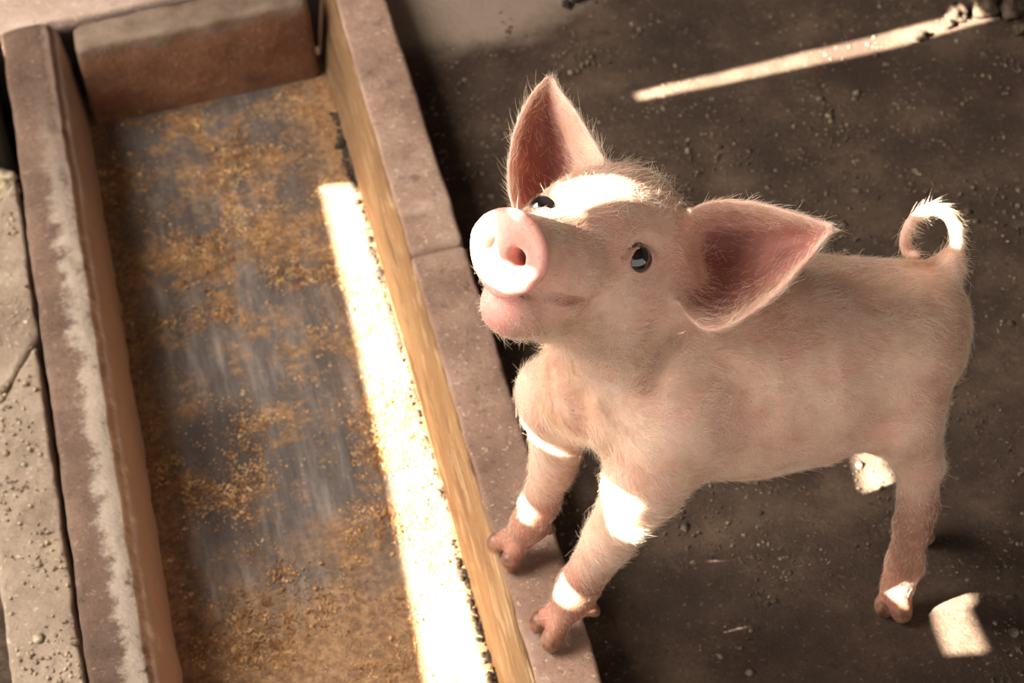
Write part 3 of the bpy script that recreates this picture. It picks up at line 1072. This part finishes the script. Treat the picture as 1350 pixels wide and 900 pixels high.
# dark clods at the back, beyond the thin strip of sun
for i, (px, py, r, z) in enumerate([(1215, 48, .0050, 0), (1262, 18, .0080, .003), (1300, 10, .0095, .004), (1335, 14, .0090, .004), (1345, 40, .0050, 0), (1250, 33, .0045, 0), (760, 2, .006, .006), (748, 12, .0035, .004)]):
    p = on_z(px, py, r * .5)
    me = bpy.data.meshes.new('clod')
    V, F = [], []
    n1, n2 = 12, 16
    for a in range(n1 + 1):
        for b in range(n2):
            th, ph = math.pi * a / n1, 2 * math.pi * b / n2
            d = Vector((math.sin(th) * math.cos(ph), math.sin(th) * math.sin(ph), math.cos(th)))
            q = r * (1 + .7 * mnoise.noise(d * 1.7 + Vector((i * 5, 0, 0))) + .25 * mnoise.noise(d * 6 + Vector((i * 5, 0, 0))))
            V.append(d * q * 1.4 if d.z > -.3 else d * q * .8)
    for a in range(n1):
        for b in range(n2): F.append((a * n2 + b, (a + 1) * n2 + b, (a + 1) * n2 + (b + 1) % n2, a * n2 + (b + 1) % n2))
    o = mesh_obj('clod', V, F, M['soil'] if i < 6 else M['back']); o.location = (p[0], p[1], r * .5 + ground_h(p[0], p[1]))
    lab = ['dark soil clod on the near edge of the thin sun strip', 'soil clod at the far end of the sun strip', 'biggest dark soil clod beyond the end of the sun strip', 'soil clod in the top corner of the pen floor',
           'small soil clod lying apart in front of the corner clods', 'small soil clod between the strip of sun and the corner clods', 'pale lump of dung at the back of the pen floor', 'tiny pale crumb beside the pale lump at the back'][i]
    tag(o, lab, 'clod', 'soil clods at the back of the pen' if i < 6 else 'pale lumps at the back')

# ------------------------------------------------------------------ sun gaps that reach the piglet, then the added roof itself
def gap_on_pig(pix):
    """the patch outline on the animal, followed up the sun line to the roof"""
    pts = []
    for x, y, d in pix:
        p = hit(x, y)
        pts.append(up(at(x, y, d) if p is None else p))
    GAPS.append(pts)


def gap_on_disc(pix):
    pts = []
    for x, y in pix:
        d = ray(x, y); q = DC + DN * .005
        pts.append(up(CAM + d * ((q - CAM) @ DN / (d @ DN))))
    GAPS.append(pts)


gap_on_pig([(712, 284, 2.06), (733, 246, 2.09), (762, 236, 2.09), (805, 232, 2.08), (850, 246, 2.07), (880, 262, 2.07), (850, 266, 2.06), (810, 262, 2.04), (765, 275, 2.03), (742, 296, 2.02), (728, 300, 2.0)])
gap_on_disc([(600, 312), (622, 278), (650, 282), (662, 318), (672, 350), (705, 358), (686, 379), (668, 382), (646, 370), (624, 350), (606, 332)])
gap_on_pig([(690, 655, 2.31), (709, 677, 2.30), (702, 691, 2.31), (686, 684, 2.33), (684, 668, 2.33)])
gap_on_pig([(734, 756, 2.27), (767, 786, 2.25), (750, 800, 2.27), (730, 784, 2.30)])
gap_on_pig([(794, 628, 2.14), (846, 664, 2.12), (838, 686, 2.13), (800, 672, 2.15)])

gap_pts([at(x, y, 2.165) for x, y in ((1215, 262), (1262, 266), (1272, 300), (1262, 324), (1250, 318), (1250, 292), (1215, 282))])
gap_on_pig([(1165, 722, 2.33), (1210, 784, 2.33), (1196, 800, 2.35), (1158, 768, 2.35)])
gap_ground([(-30, 52), (9, 52), (9, 96), (-30, 104)], .05)

RX0, RX1, RY0, RY1 = -4.3, 1.8, -2.8, 2.6
pts2 = [Vector((RX0, RY0)), Vector((RX1, RY0)), Vector((RX1, RY1)), Vector((RX0, RY1))]
edges = [(0, 1), (1, 2), (2, 3), (3, 0)]
for g in GAPS:
    b = len(pts2)
    pts2 += [Vector(p) for p in g]
    edges += [(b + i, b + (i + 1) % len(g)) for i in range(len(g))]


def inside(p, poly):
    c = False
    j = len(poly) - 1
    for i in range(len(poly)):
        if (poly[i][1] > p[1]) != (poly[j][1] > p[1]) and p[0] < (poly[j][0] - poly[i][0]) * (p[1] - poly[i][1]) / (poly[j][1] - poly[i][1]) + poly[i][0]: c = not c
        j = i
    return c


cv, ce, cf, _, _, _ = delaunay_2d_cdt(pts2, edges, [], 1, 1e-6)
keep = []
for f in cf:
    cx = sum(cv[i][0] for i in f) / len(f); cy = sum(cv[i][1] for i in f) / len(f)
    if not any(inside((cx, cy), g) for g in GAPS): keep.append(tuple(f))
roof = mesh_obj('added_sun_gap_roof', [(v[0], v[1], ZR) for v in cv], keep, M['added_roofing'], smooth=False)
roof['kind'] = 'structure'; roof['label'] = 'unseen dark sheet roof with gaps shaped for the sun patches'
